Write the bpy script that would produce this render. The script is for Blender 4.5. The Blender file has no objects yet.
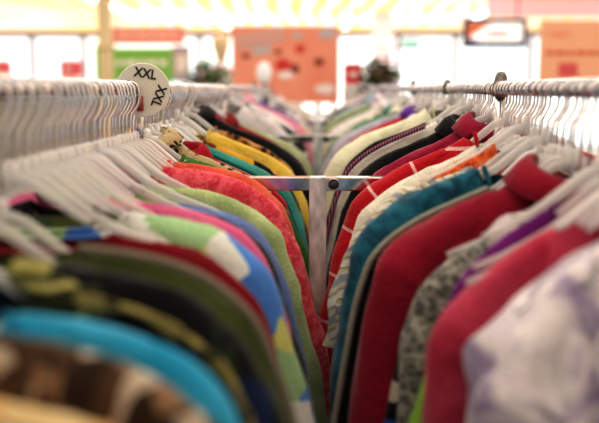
import bpy, bmesh, math, random
from mathutils import Vector, Matrix, noise
random.seed(7)
C = bpy.context.scene.collection
sc = bpy.context.scene
PI = math.pi
EYE = 1.40
RX = 0.30          # the two rails stand 0.3 m either side of the aisle line
ZR = EYE - 0.0015  # rail height
# ------------------------------------------------------------------ camera
F = 832.0
cam_d = bpy.data.cameras.new('camera'); cam = bpy.data.objects.new('camera', cam_d); C.objects.link(cam)
cam_d.sensor_width = 36; cam_d.lens = F * 36 / 599
cam.location = (0, 0, EYE)
cam.rotation_euler = (math.radians(90 - 8.41), 0, math.radians(1.27))
cam_d.clip_start = 0.02; cam_d.clip_end = 200
cam_d.dof.use_dof = True; cam_d.dof.focus_distance = 1.42; cam_d.dof.aperture_fstop = 2.5
sc.camera = cam
CR = cam.rotation_euler.to_matrix()
def at(px, py, Y):
    v = CR @ Vector(((px - 299.5) / F, -(py - 211.5) / F, -1))
    return Vector((0, 0, EYE)) + v * (Y / v.y)
# ------------------------------------------------------------------ helpers
def obj(name, verts, faces, mat=None, parent=None, smooth=True, uvs=None, loc=None):
    me = bpy.data.meshes.new(name); me.from_pydata([tuple(v) for v in verts], [], faces)
    if uvs:
        ul = me.uv_layers.new(name='UVMap')
        for l in me.loops: ul.data[l.index].uv = uvs[l.vertex_index]
    if smooth: me.polygons.foreach_set('use_smooth', [True] * len(me.polygons))
    me.update()
    o = bpy.data.objects.new(name, me); C.objects.link(o)
    if mat: me.materials.append(mat)
    if parent: o.parent = parent
    if loc is not None: o.location = loc
    return o
def empty(name, label, cat, loc, rz=0, group=None):
    o = bpy.data.objects.new(name, None); C.objects.link(o); o.empty_display_size = .05
    o.location = loc; o.rotation_euler = (0, 0, rz)
    o['label'] = label; o['category'] = cat
    if group: o['group'] = group
    return o
def tag(o, label, cat, group=None, kind=None):
    o['label'] = label; o['category'] = cat
    if group: o['group'] = group
    if kind: o['kind'] = kind
    return o
class MB:
    def __init__(s): s.v = []; s.f = []
    def add(s, vs, fs):
        b = len(s.v); s.v += [Vector(v) for v in vs]; s.f += [tuple(b + i for i in f) for f in fs]; return s
    def box(s, x0, x1, y0, y1, z0, z1, bev=0.0):
        if bev <= 0:
            vs = [(x, y, z) for x in (x0, x1) for y in (y0, y1) for z in (z0, z1)]
            return s.add(vs, [(0, 1, 3, 2), (4, 6, 7, 5), (0, 4, 5, 1), (2, 3, 7, 6), (0, 2, 6, 4), (1, 5, 7, 3)])
        bm = bmesh.new(); bmesh.ops.create_cube(bm, size=1)
        for v in bm.verts: v.co = Vector(((x0 + x1) / 2 + v.co.x * (x1 - x0), (y0 + y1) / 2 + v.co.y * (y1 - y0), (z0 + z1) / 2 + v.co.z * (z1 - z0)))
        bmesh.ops.bevel(bm, geom=bm.edges[:], offset=bev, segments=2, affect='EDGES', profile=.5)
        bm.verts.index_update()
        s.add([v.co.copy() for v in bm.verts], [tuple(v.index for v in f.verts) for f in bm.faces]); bm.free(); return s
    def tube(s, pts, r, n=8, sy=1.0, cap=True):
        pts = [Vector(p) for p in pts]; rs = r if isinstance(r, (list, tuple)) else [r] * len(pts)
        vs = []; up = None
        for i, p in enumerate(pts):
            t = (pts[min(i + 1, len(pts) - 1)] - pts[max(i - 1, 0)]).normalized()
            if up is None:
                up = Vector((0, 1, 0)) if abs(t.y) < .9 else Vector((0, 0, 1))
            a = (up - t * up.dot(t)).normalized(); b = t.cross(a); up = a
            for k in range(n):
                q = 2 * PI * k / n
                vs.append(p + a * (math.cos(q) * rs[i] * sy) + b * (math.sin(q) * rs[i]))
        m = len(pts)
        fs = [(i * n + k, i * n + (k + 1) % n, (i + 1) * n + (k + 1) % n, (i + 1) * n + k) for i in range(m - 1) for k in range(n)]
        if cap: fs += [tuple(range(n - 1, -1, -1)), tuple((m - 1) * n + k for k in range(n))]
        return s.add(vs, fs)
    def lathe(s, prof, n=20, c=(0, 0, 0), axis='z'):
        vs = []; c = Vector(c)
        for (r, h) in prof:
            for k in range(n):
                q = 2 * PI * k / n; a, b = r * math.cos(q), r * math.sin(q)
                vs.append(c + (Vector((a, b, h)) if axis == 'z' else Vector((a, h, b)) if axis == 'y' else Vector((h, a, b))))
        m = len(prof)
        fs = [(i * n + k, i * n + (k + 1) % n, (i + 1) * n + (k + 1) % n, (i + 1) * n + k) for i in range(m - 1) for k in range(n)]
        fs += [tuple(range(n - 1, -1, -1)), tuple((m - 1) * n + k for k in range(n))]
        return s.add(vs, fs)
    def build(s, name, mat, parent=None, smooth=False, loc=None):
        o = obj(name, s.v, s.f, mat, parent, smooth, loc=loc)
        return o
def catmull(pts, n):
    P = [pts[0]] + list(pts) + [pts[-1]]; out = []
    m = len(pts) - 1
    for i in range(n):
        u = i / (n - 1) * m; k = min(int(u), m - 1); t = u - k
        p0, p1, p2, p3 = P[k], P[k + 1], P[k + 2], P[k + 3]
        out.append(tuple(.5 * (2 * b + (c - a) * t + (2 * a - 5 * b + 4 * c - d) * t * t + (3 * b - a - 3 * c + d) * t ** 3) for a, b, c, d in zip(p0, p1, p2, p3)))
    return out
def interp(tab, x):
    if x <= tab[0][0]: return tab[0][1]
    for (a, b), (c, d) in zip(tab, tab[1:]):
        if x <= c:
            return b + (d - b) * (x - a) / (c - a)
    return tab[-1][1]
# ------------------------------------------------------------------ materials
def lin(c):
    if isinstance(c, str):
        c = tuple(int(c[i:i + 2], 16) / 255 for i in (0, 2, 4))
    return tuple(x / 12.92 if x <= .04045 else ((x + .055) / 1.055) ** 2.4 for x in c) + (1,)
MC = {}
def base(name, col, rough=.5, metal=0, **kw):
    key = (name,)
    if key in MC: return MC[key]
    m = bpy.data.materials.new(name); m.use_nodes = True
    b = m.node_tree.nodes['Principled BSDF']
    b.inputs['Base Color'].default_value = lin(col); b.inputs['Roughness'].default_value = rough; b.inputs['Metallic'].default_value = metal
    for k, v in kw.items():
        b.inputs[k.replace('_', ' ')].default_value = v
    MC[key] = m; return m
def ramp(nt, stops, fac, const=False):
    r = nt.nodes.new('ShaderNodeValToRGB'); cr = r.color_ramp
    cr.interpolation = 'CONSTANT' if const else 'LINEAR'
    while len(cr.elements) < len(stops): cr.elements.new(.5)
    for e, (p, c) in zip(cr.elements, stops): e.position = p; e.color = lin(c)
    nt.links.new(fac, r.inputs['Fac']); return r.outputs['Color']
def noisy(name, c1, c2, scale=5, rough=.5, metal=0, bump=0.0, stretch=(1, 1, 1), emis=0):
    m = base(name, c1, rough, metal); nt = m.node_tree; b = nt.nodes['Principled BSDF']
    tc = nt.nodes.new('ShaderNodeTexCoord'); mp = nt.nodes.new('ShaderNodeMapping'); mp.inputs['Scale'].default_value = stretch
    nt.links.new(tc.outputs['Object'], mp.inputs['Vector'])
    n = nt.nodes.new('ShaderNodeTexNoise'); n.inputs['Scale'].default_value = scale; n.inputs['Detail'].default_value = 4
    nt.links.new(mp.outputs['Vector'], n.inputs['Vector'])
    col = ramp(nt, [(.35, c1), (.65, c2)], n.outputs['Fac']); nt.links.new(col, b.inputs['Base Color'])
    if emis:
        nt.links.new(col, b.inputs['Emission Color']); b.inputs['Emission Strength'].default_value = emis
    if bump:
        bp = nt.nodes.new('ShaderNodeBump'); bp.inputs['Strength'].default_value = bump; bp.inputs['Distance'].default_value = .002
        nt.links.new(n.outputs['Fac'], bp.inputs['Height']); nt.links.new(bp.outputs['Normal'], b.inputs['Normal'])
    return m
fab_n = [0]
def fabric(kind, cols, scale=30, rough=.85, satin=False):
    """woven cloth: pattern laid out in the cloth's own metres (UV), a soft weave bump and a little sheen"""
    fab_n[0] += 1
    m = bpy.data.materials.new('cloth_%s_%03d' % (kind, fab_n[0])); m.use_nodes = True
    nt = m.node_tree; b = nt.nodes['Principled BSDF']; L = nt.links.new
    b.inputs['Roughness'].default_value = .38 if satin else rough
    b.inputs['Sheen Weight'].default_value = .15 if satin else .25; b.inputs['Sheen Roughness'].default_value = .4
    b.inputs['Specular IOR Level'].default_value = .5 if satin else .2
    uv = nt.nodes.new('ShaderNodeUVMap'); uv.uv_map = 'UVMap'
    off = nt.nodes.new('ShaderNodeMapping'); off.inputs['Location'].default_value = (random.random(), random.random(), 0)
    L(uv.outputs['UV'], off.inputs['Vector']); V = off.outputs['Vector']
    def nz(s, d=3):
        n = nt.nodes.new('ShaderNodeTexNoise'); n.inputs['Scale'].default_value = s; n.inputs['Detail'].default_value = d; L(V, n.inputs['Vector']); return n
    def mix(f, a, c, bt='MIX'):
        x = nt.nodes.new('ShaderNodeMix'); x.data_type = 'RGBA'; x.blend_type = bt
        if hasattr(f, 'links'): L(f, x.inputs[0])
        else: x.inputs[0].default_value = f
        L(a, x.inputs[6]); L(c, x.inputs[7]) if hasattr(c, 'links') else setattr(x.inputs[7], 'default_value', lin(c))
        return x.outputs[2]
    n = len(cols)
    if kind == 'solid':
        c = cols[0]
        col = ramp(nt, [(.3, c), (.7, cols[1] if n > 1 else c)], nz(12).outputs['Fac'])
    elif kind in ('stripe', 'pinstripe', 'diag'):
        w = nt.nodes.new('ShaderNodeTexWave'); w.bands_direction = 'DIAGONAL' if kind == 'diag' else 'X'
        w.inputs['Scale'].default_value = scale; w.inputs['Distortion'].default_value = .6; w.inputs['Detail'].default_value = 1
        L(V, w.inputs['Vector'])
        col = ramp(nt, [(i / n, c) for i, c in enumerate(cols)], w.outputs['Fac'], True)
    elif kind == 'hoop':
        w = nt.nodes.new('ShaderNodeTexWave'); w.bands_direction = 'Y'
        w.inputs['Scale'].default_value = scale; w.inputs['Distortion'].default_value = .3; L(V, w.inputs['Vector'])
        col = ramp(nt, [(0, cols[0]), (.985 if n < 3 else .5, cols[1])] + ([(.8, cols[2])] if n > 2 else []), w.outputs['Fac'], True)
    elif kind == 'plaid':
        w = nt.nodes.new('ShaderNodeTexWave'); w.bands_direction = 'X'; w.inputs['Scale'].default_value = scale; w.inputs['Distortion'].default_value = .2; L(V, w.inputs['Vector'])
        w2 = nt.nodes.new('ShaderNodeTexWave'); w2.bands_direction = 'Y'; w2.inputs['Scale'].default_value = scale * .7; w2.inputs['Distortion'].default_value = .2; L(V, w2.inputs['Vector'])
        a = ramp(nt, [(i / n, c) for i, c in enumerate(cols)], w.outputs['Fac'])
        d = ramp(nt, [(i / n, c) for i, c in enumerate(cols[::-1])], w2.outputs['Fac'])
        col = mix(.4, a, d)
    elif kind == 'leopard':
        v = nt.nodes.new('ShaderNodeTexVoronoi'); v.inputs['Scale'].default_value = scale; L(V, v.inputs['Vector'])
        col = ramp(nt, [(0, cols[1]), (.38, cols[0])] + ([(.7, cols[2])] if n > 2 else []), v.outputs['Distance'], True)
    elif kind == 'floral':
        nn = nz(scale * .8, 2)
        vm = nt.nodes.new('ShaderNodeVectorMath'); vm.operation = 'MULTIPLY_ADD'; L(nn.outputs['Color'], vm.inputs[0]); vm.inputs[1].default_value = (.03, .03, .03); L(V, vm.inputs[2])
        v = nt.nodes.new('ShaderNodeTexVoronoi'); v.inputs['Scale'].default_value = scale; L(vm.outputs[0], v.inputs['Vector'])
        sp = nt.nodes.new('ShaderNodeSeparateColor'); L(v.outputs['Color'], sp.inputs[0])
        col = ramp(nt, [(i / n, c) for i, c in enumerate(cols)], sp.outputs[0], True)
    else:  # wash: soft clouds of colour
        col = ramp(nt, [(.25 + .5 * i / max(1, n - 1), c) for i, c in enumerate(cols)], nz(scale, 2).outputs['Fac'])
    fine = nz(260, 2); shade = ramp(nt, [(.3, 'cfcfcf'), (.7, 'ffffff')], fine.outputs['Fac'])
    col = mix(.5, col, shade, 'MULTIPLY')
    L(col, b.inputs['Base Color'])
    big = nz(22, 4)
    ad = nt.nodes.new('ShaderNodeMath'); ad.operation = 'MULTIPLY_ADD'; L(big.outputs['Fac'], ad.inputs[0]); ad.inputs[1].default_value = 3.0; L(fine.outputs['Fac'], ad.inputs[2])
    bp = nt.nodes.new('ShaderNodeBump'); bp.inputs['Strength'].default_value = .55; bp.inputs['Distance'].default_value = .004
    L(ad.outputs[0], bp.inputs['Height']); L(bp.outputs['Normal'], b.inputs['Normal'])
    return m
M_chrome = noisy('chrome', 'd8d8dc', 'b4b4ba', 40, .12, 1.0)
M_galv = noisy('galvanised_steel', 'e8ebee', 'b4b8bc', 70, .35, .2, .3, (1, 1, .35))
M_dark = base('dark_rubber', '3a3a3e', .6)
M_knob = noisy('grey_cast_cap', 'a19e98', '6a6864', 120, .5, .3, .5)
M_clear = base('clear_hanger_plastic', 'fbfcfd', .14, 0, Transmission_Weight=.15, IOR=1.35, Specular_IOR_Level=1.0, Alpha=.55, Coat_Weight=1.0, Emission_Strength=.0)
M_white = base('white_hanger_plastic', 'eceaea', .3, 0, Subsurface_Weight=.0, Coat_Weight=.5)
M_wire = base('hanger_hook_steel', 'e6e6ea', .18, .9)
M_black_h = base('black_hanger_plastic', '1b1b1d', .35)
# ------------------------------------------------------------------ the clothes rack
rack = empty('clothes_rack', 'long chrome double-rail clothes rack running away down the shop', 'clothes rack', (0, 0.12, 0))
def rloc(y): return y - .12
FR = [0.12, 1.39, 2.66, 3.93, 5.20]
for s in (-1, 1):
    MB().tube([(s * RX, rloc(.12) - .03, ZR), (s * RX, rloc(5.23), ZR)], .009, 20).build('rail', M_chrome, rack, True)
HB = EYE - 0.150
for i, y in enumerate(FR):
    w = .0145
    MB().box(-RX, RX, rloc(y) - .013, rloc(y) + .013, HB - .019, HB + .004, .0022).build('crossbar', M_chrome, rack)
    MB().box(-w, w, rloc(y) - w - .004, rloc(y) + w - .004, .05, HB + .0045, .002).build('post', M_galv, rack)
    for s in (-1, 1):
        MB().tube([(s * RX, rloc(y), HB - .01), (s * RX, rloc(y), ZR + .004)], .0085, 14).build('riser', M_chrome, rack, True)
        if i > 0 and not (i == 1 and s < 0):
            MB().lathe([(.001, .029), (.006, .028), (.0095, .022), (.0115, .012), (.014, .002), (.0135, -.01), (.011, -.012)], 18, (s * RX, rloc(y), ZR)).build('rail_cap', M_knob, rack, True)
    bt = MB().lathe([(.001, -.006), (.007, -.005), (.0085, 0), (.0085, .006)], 18, (.026, rloc(y) - .014, HB - .008), 'y').build('bolt', M_dark, rack, True)
    MB().lathe([(.0085, 0), (.0098, -.003), (.0105, 0), (.0105, .003), (.0085, .003)], 18, (.026, rloc(y) - .016, HB - .008), 'y').build('washer', M_chrome, bt, True)
    ft = MB().box(-.33, .33, rloc(y) - .02, rloc(y) + .02, .03, .055, .004).build('foot_bar', M_chrome, rack)
    for s in (-1, 1):
        MB().lathe([(.012, 0), (.02, .004), (.02, .016), (.008, .03)], 14, (s * .31, rloc(y), 0)).build('foot_pad', M_dark, ft, True)
# ------------------------------------------------------------------ hangers
RIDGE = [(0, .078), (.02, .083), (.04, .099), (.065, .119), (.11, .143), (.16, .163), (.2, .186), (.222, .206), (.24, .240)]
RIDGE_FLAT = [(0, .130), (.05, .139), (.1, .149), (.15, .158), (.18, .167), (.2, .178), (.22, .194), (.24, .220)]
def arm_pts(hw):
    n = 10
    return [(hw * i / (n - 1), interp(RIDGE, hw * i / (n - 1) * (.2 / max(hw, .2) if hw > .2 else 1)) + .006) for i in range(n)]
hang_cache = {}
def hanger(side, d, label, wide, mat=M_clear, hook=M_wire, rz=0, group=None, thick=1.0, drop=0.0):
    root = empty('clothes_hanger', label, 'hanger', (side * RX, d, ZR), rz, group)
    key = (round(wide, 3), mat.name, hook.name, thick, round(drop, 3))
    if key in hang_cache:
        for ch in hang_cache[key].children:
            c = ch.copy(); C.objects.link(c); c.parent = root
        if rz: root.rotation_euler = (0, random.uniform(-.03, .03), rz)
        return root
    hang_cache[key] = root
    R = .0118
    hp = [(-R * math.cos(a), 0, R * math.sin(a)) for a in [math.radians(x) for x in range(-35, 181, 18)]]
    hp = [(-x if False else x, y, z) for x, y, z in hp]
    hp += [(R + .002, 0, -.010), (R + .001, 0, -.021), (.007, 0, -.032), (.001, 0, -.040), (0, 0, -.052), (0, 0, -.078 - drop)]
    MB().tube(hp, .0021 * thick, 8).build('hook', hook, root, True)
    # moulded arm: an I-section bar sweeping down to both shoulders
    ap = [(w, z + drop) for w, z in arm_pts(wide)]; pts = [(-w, 0, -z) for w, z in ap[::-1]] + [(w, 0, -z) for w, z in ap[1:]]
    mb = MB(); mb.tube(pts, [.0035 + .003 * math.sin(PI * i / (len(pts) - 1)) for i in range(len(pts))], 10, .62)
    mb.lathe([(.004, -.068 - drop), (.007, -.072 - drop), (.008, -.084 - drop), (.006, -.095 - drop)], 12)
    mb.build('hanger_arm', mat, root, True)
    if wide < .1: return root
    lo = [(-wide * .86, 0, -ap[-2][1] - .012), (-wide * .5, 0, -ap[-1][1] - .028), (wide * .5, 0, -ap[-1][1] - .028), (wide * .86, 0, -ap[-2][1] - .012)]
    lo = [(x, 0, z) for x, _, z in catmull(lo, 9)]
    MB().tube(lo, .003, 8).build('trouser_bar', mat, root, True)
    return root
# ------------------------------------------------------------------ garments
def garment(side, d, name, label, cat, mat, kw=1.0, neck=.07, scoop=.05, drop=0, T=.030, flare=0.0, hem=.72, sleeve=.60, wr=1.0,
            collar=None, collar_mat=None, piping=None, rz=None, sl_mat=None, ruffle=None, cuff=None, group=None, lo=False, button=None, puff=0.0, hood=None, tilt=None, sls=(-1, 1)):
    seed = random.random() * 100
    rz = random.uniform(-.05, .05) if rz is None else rz
    root = empty(name, label, cat, (side * RX, d, ZR), rz, group)
    root.rotation_euler = (0, random.uniform(-.02, .02) if tilt is None else tilt, rz)
    def rid(w):     # height of the shoulder line under the rail
        return -(interp(RIDGE_FLAT if side < 0 and d < 1.38 else RIDGE, w / kw) + drop) + .007 + puff * math.sin(min(1, w / (.2 * kw)) * PI)
    W = .205 * kw
    nc = 17 if lo else 31
    ts = [0, .008, .025, .06, .12, .2, .32, .46, .62, .8, 1] if not lo else [0, .02, .07, .2, .5, 1]
    cols = []
    for i in range(nc):
        s = -1 + 2 * i / (nc - 1); s = math.copysign(abs(s) ** .85, s); cols.append(s)
    V = []; U = []; idx = {}
    def T_of(s, t):
        edge = (1 - abs(s) ** 5) ** .6
        return T * (0.18 + .82 * min(1, (t * hem / .05) ** .55)) * (.15 + .85 * edge) * (1 + .5 * t)
    for f, sg in enumerate((-1, 1)):
        for i, s in enumerate(cols):
            w = abs(s) * W; top = rid(w)
            if w < neck:
                top = rid(neck) - (scoop if sg < 0 else scoop * .25) * math.sqrt(max(0, 1 - (w / neck) ** 2)) ** .8
            hw = W * (1 + .05 + flare * .6)
            for j, t in enumerate(ts):
                z = top + (-hem - top) * t
                x = s * (W + (hw - W) * min(1, t * 1.6))
                fold = noise.noise(Vector((x * 22, z * 3.0, seed + f * 9))) + .5 * noise.noise(Vector((x * 55, z * 7, seed)))
                fold2 = noise.noise(Vector((x * 14 + z * 10, z * 16, seed + 40)))
                y = sg * T_of(s, t) * .5 + wr * (.014 * fold * min(1, t * 5 + .06) + .005 * fold2)
                idx[(f, i, j)] = len(V); V.append((x, y, z + wr * .003 * fold2)); U.append((x + f * .5, z))
    Fc = []
    for f in (0, 1):
        for i in range(nc - 1):
            for j in range(len(ts) - 1):
                q = (idx[(f, i, j)], idx[(f, i + 1, j)], idx[(f, i + 1, j + 1)], idx[(f, i, j + 1)])
                Fc.append(q if f else q[::-1])
    for i in range(nc - 1):
        if min(abs(cols[i]), abs(cols[i + 1])) * W >= neck * .98 or max(abs(cols[i]), abs(cols[i+1])) * W > neck * 1.3:
            Fc.append((idx[(0, i, 0)], idx[(0, i + 1, 0)], idx[(1, i + 1, 0)], idx[(1, i, 0)]))
    for i in (0, nc - 1):
        for j in range(len(ts) - 1):
            q = (idx[(0, i, j)], idx[(0, i, j + 1)], idx[(1, i, j + 1)], idx[(1, i, j)])
            Fc.append(q if i else q[::-1])
    body = obj('body', V, Fc, mat, root, True, U)
    # outer line of shoulder and sleeve
    e = .26 * kw
    k = rid(.2 * kw); fq = max(0, 1 + flare * 1.6 + (-.55 if side > 0 and d < 1.15 else 0))
    oc = [(w * kw, rid(w * kw) + (.001 if w < .1 else .003)) for w in (.09, .13, .17, .2)]
    for w, dz in ((.222, .014), (.24, .034), (.251, .060), (.267, .105), (.277, .15), (.288, .20), (.302, .27), (.315, .34), (.325, .42), (.333, .50)):
        if dz + .02 > sleeve: break
        oc.append((kw * (w if w < .25 else .25 + (w - .25) * fq), k - dz))
    oc.append((oc[-1][0] + .004, k - sleeve))
    if sleeve > .03:
        n = 12 if lo else 26; m = 10 if lo else 16
        line = catmull(oc, n)
        for sd in sls:
            V = []; U = []; al = 0
            for i, (w, z) in enumerate(line):
                p = line[max(i - 1, 0)]; q = line[min(i + 1, n - 1)]
                tx, tz = q[0] - p[0], q[1] - p[1]; l = math.hypot(tx, tz) or 1; nx, nz_ = tz / l, -tx / l   # inward normal
                u = i / (n - 1)
                if i: al += math.hypot(w - line[i - 1][0], z - line[i - 1][1])
                a = (.022 + .045 * min(1, u * 2.2)) * (1 + .1 * math.sin(u * 9 + seed)) * (1 if w > 0 else 1)
                b = T * .5 * (.55 + .75 * min(1, u * 3)) * (1 - .15 * u)
                for kq in range(m):
                    g = 2 * PI * kq / m; cc, ss = math.cos(g), math.sin(g)
                    cc = math.copysign(abs(cc) ** .8, cc)
                    aa = 1 + wr * (.10 * noise.noise(Vector((cc * 2, ss * 2 + seed, al * 14))))
                    x = w + nx * a * (1 - cc * aa); zz = z + nz_ * a * (1 - cc * aa)
                    y = ss * b + wr * (.007 * noise.noise(Vector((cc * 2.5 + seed, sd * 3, al * 11))) * (.3 + u) + .004 * noise.noise(Vector((cc * 5, seed, al * 30 + 5))))
                    cr = wr * .0035 * noise.noise(Vector((ss * 3 + sd, seed + 3, al * 26)))
                    V.append((sd * (x - nx * cr), y, zz - nz_ * cr)); U.append((kq / m * 2 * (a + b), al) if kq <= m / 2 else ((m - kq) / m * 2 * (a + b), al))
            Fc = [(i * m + q, i * m + (q + 1) % m, (i + 1) * m + (q + 1) % m, (i + 1) * m + q)[::sd] for i in range(n - 1) for q in range(m)]
            Fc.append(tuple(range(m)))
            so = obj('sleeve', V, Fc, sl_mat or mat, root, True, U)
            if cuff and not lo:
                vb = [Vector(v) for v in V[-m * 3:]]; cen = sum(vb, Vector()) / len(vb)
                vs = [cen + (v - cen) * 1.08 for v in vb[:m]] + [cen + (v - cen) * 1.06 for v in vb[m:2 * m]] + [cen + (v - cen) * 1.08 for v in vb[2 * m:]]
                obj('cuff', vs, [(i * m + q, i * m + (q + 1) % m, (i + 1) * m + (q + 1) % m, (i + 1) * m + q) for i in range(2) for q in range(m)], cuff, so, True, [(0.01 * i, .01 * (i % m)) for i in range(3 * m)])
            if piping:
                pp = [(sd * (w + .001), -T * .42, z + .002) for w, z in line]
                P = MB().tube(pp, .0045, 7); obj('piping', P.v, P.f, piping, so, True, [(v.x, v.z) for v in P.v])
    else:
        # sleeveless: a narrow bound armhole edge
        for sd in (-1, 1):
            pp = [(sd * W * 1.0, 0, rid(W) + .002), (sd * W * .995, 0, rid(W) - .05), (sd * W * .99, 0, rid(W) - .12), (sd * W * 1.0, 0, rid(W) - .2)]
            P = MB().tube(pp, .006, 8); obj('armhole_binding', P.v, P.f, sl_mat or mat, root, True, [(v.x, v.z) for v in P.v])
    if collar:
        n = 22; rows = 6; V = []; U = []
        h = collar
        for i in range(n):
            g = math.radians(-235 + 290 * i / (n - 1)); c0, s0 = math.cos(g), math.sin(g)
            rw = neck * 1.02
            for j, (dr, dz) in enumerate(((-.004, -.03), (-.006, 0), (-.004, h * .5), (.002, h * .62), (.012, h * .3), (.030, -h * .75))):
                x = (rw + dr) * c0; y = (T * .55 + .012 + dr * .6) * s0
                zz = rid(neck) + dz + (.002 if s0 > 0 else -.02 * abs(s0)) + .003 * noise.noise(Vector((x * 60, j, seed)))
                V.append((x, y, zz)); U.append((i * .012, j * .012))
        Fc = [(i * rows + j, i * rows + j + 1, (i + 1) * rows + j + 1, (i + 1) * rows + j) for i in range(n - 1) for j in range(rows - 1)]
        co = obj('collar', V, Fc, collar_mat or mat, root, True, U)
        md = co.modifiers.new('s', 'SOLIDIFY'); md.thickness = .002
    elif neck > .03 and not lo:
        # neckline band
        pp = []
        for i in range(17):
            x = -neck + 2 * neck * i / 16; pp.append((x, -T * .3 - .002, rid(neck) - scoop * math.sqrt(max(0, 1 - (x / neck) ** 2)) ** .8 + .002))
        P = MB().tube(pp, .0035, 6); obj('neckline_band', P.v, P.f, collar_mat or mat, root, True, [(v.x, v.z) for v in P.v])
    if ruffle:
        line = catmull(oc, 60); V = []
        for i, (w, z) in enumerate(line[4:]):
            g = .006 * math.sin(i * .95)
            V += [(side * -1 * (w - .012), -T * .5 - .004, z - .012), (side * -1 * (w - .013 + g * .3), -T * .5 - .006 + g * .6, z - .015), (side * -1 * (w - .014 + g * .5), -T * .5 - .006 - g * .5, z - .019 - g * .5)]
        k3 = len(V) // 3
        ro = obj('lace_ruffle', V, [(3 * i + j, 3 * i + j + 1, 3 * i + j + 4, 3 * i + j + 3) for i in range(k3 - 1) for j in range(2)], ruffle, root, True, [(v[0], v[2]) for v in V])
        ro.modifiers.new('s', 'SOLIDIFY').thickness = .002
    if button:
        for i in range(6):
            z = -.2 - i * .085
            MB().lathe([(.0055, 0), (.006, -.0015), (.004, -.003)], 12, (0, -T * .5 - .014, z), 'y').build('button', button, root, True)
    if hood:
        n, m = 14, 18; V = []; U = []
        for i in range(n):
            u = i / (n - 1)
            for q in range(m):
                g = 2 * PI * q / m
                rr = .033 * math.sin(PI * (u * .84 + .10)) ** .5 * (1 + .10 * math.sin(u * 20 + q * .35))
                x = side * -1 * (.065 + u * hood) + .004 * noise.noise(Vector((u * 6, q * .6, seed)))
                V.append((x, rr * math.cos(g) * .75 - .008 + .004 * noise.noise(Vector((x * 50, g, 3))), rid(abs(x)) - .018 + rr * .62 * math.sin(g) + .008 * math.cos(u * 5))); U.append((x, g * .03))
        obj('shoulder_roll', V, [(i * m + q, i * m + (q + 1) % m, (i + 1) * m + (q + 1) % m, (i + 1) * m + q) for i in range(n - 1) for q in range(m)] + [tuple(range(m)), tuple((n - 1) * m + q for q in range(m))], collar_mat or mat, root, True, U)
    return root

short = {}
def full(side, d, name, desc, cat, mat, hmat=None, hw=None, **k):
    """a garment with the hanger it hangs on"""
    sd = 'left' if side < 0 else 'right'
    g = garment(side, d, name, desc, cat, mat, **k)
    h = hanger(side, d, 'hanger', .11 if side < 0 and d < .8 else hw or .195 * (1 if k.get('kw', 1) >= 1 else k['kw']), hmat or M_clear, rz=g.rotation_euler.z, drop=.034 if side < 0 and d < .8 else 0 if side < 0 and d < 1.38 else k.get('drop', 0))
    return g, h
LOOK = {}
def G(side, d, name, look, cat, mat, where='', **k):
    sd = 'left' if side < 0 else 'right'
    g, h = full(side, d, name, look + (' ' + where if where else ''), cat, mat, **k)
    h['label'] = ('%s hanger holding the %s' % ({'black_hanger_plastic': 'black plastic', 'white_hanger_plastic': 'white plastic'}.get((k.get('hmat') or M_clear).name, 'clear plastic'), look))
    h['group'] = 'hangers on the %s rail' % sd; LOOK[g.name] = look
    g['group'] = 'clothes on the %s rail' % sd
    return g
exec_mains = True
#__MAINS__
# ------------------------------------------------------------------ left rail, front to back
Lf, Rt = -1, 1
f = fabric
G(Lf, .46, 'blouse', 'cream and orange cotton blouse', 'blouse', f('hoop', ['ecd8a8', 'e8c48a', 'de8436'], 3), 'nearest on the left rail', drop=0.034, kw=1.0)
G(Lf, .505, 'shirt', 'brown and white blotched floral shirt', 'shirt', f('floral', ['5d4734', 'a08468', 'cfc4b4', '3c2d22'], 55), 'behind the cream blouse', drop=0.011, kw=1.0)
G(Lf, .56, 'shirt', 'bright sky blue cotton shirt', 'shirt', f('solid', ['2aa3d4', '49b6de']), 'near end of the left rail', drop=0.013, T=.036, kw=1.0, neck=0.09)
G(Lf, .635, 'tunic', 'black and navy printed tunic with tan edging', 'tunic', f('floral', ['0a0d14', '0d1018', '16284e', '0b0c10', '2c3826'], 38), 'with an olive striped roll at the shoulder', collar_mat=f('diag', ['9a9858', '3c4220', 'b4b070', '2c3218'], 5), neck=.10, hood=.07, ruffle=f('leopard', ['a59a5c', '5b5634'], 60), T=.045, drop=-0.004, kw=1.02)
G(Lf, .72, 'jacket', 'olive green jacket with grey lining edge', 'jacket', f('solid', ['5f6e3c', '74834e']), 'behind the black printed tunic', piping=f('solid', ['8f8a7c']), T=.040, drop=0.0, neck=0.095, scoop=0.02)
G(Lf, .775, 'tunic', 'pale lilac long-sleeved tunic', 'tunic', f('wash', ['bba6cf', 'cdbfe0', 'a994c0'], 8), 'between olive jacket and dark red shirt', drop=0.03, kw=0.99, flare=0.3)
G(Lf, 0.835, 'shirt', 'dark red shirt with white lace ruffle', 'shirt', f('solid', ['8d0d22', '7a0a1c']), 'in front of the pastel patchwork shirt', ruffle=f('solid', ['cfcdbb']), T=.03, neck=0.095, drop=0.005, scoop=0.02)
G(Lf, 0.915, 'shirt', 'pastel blue, yellow and green patchwork shirt', 'shirt', f('floral', ['c8d67c', 'dfe6e4', '5590e0', 'a8d0a0', 'e6eaea', 'd4dc8c', 'a8c4e8'], 17), '', T=0.07, drop=-0.005, neck=0.095, flare=0, kw=1.02, scoop=0.02)
G(Lf, 0.98, 'cardigan', 'candy pink cardigan', 'cardigan', f('solid', ['e86fa6', 'f08fba']), 'behind the pastel patchwork shirt', T=.032, neck=0.03, drop=-0.008, flare=0)
G(Lf, 0.958, 'top', 'plain black top', 'top', f('solid', ['0d0d10', '17171b']), 'in front of the candy pink cardigan', neck=0.03, T=.03, drop=-0.004, kw=0.7, sleeve=0.0, hem=0.5)
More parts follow.
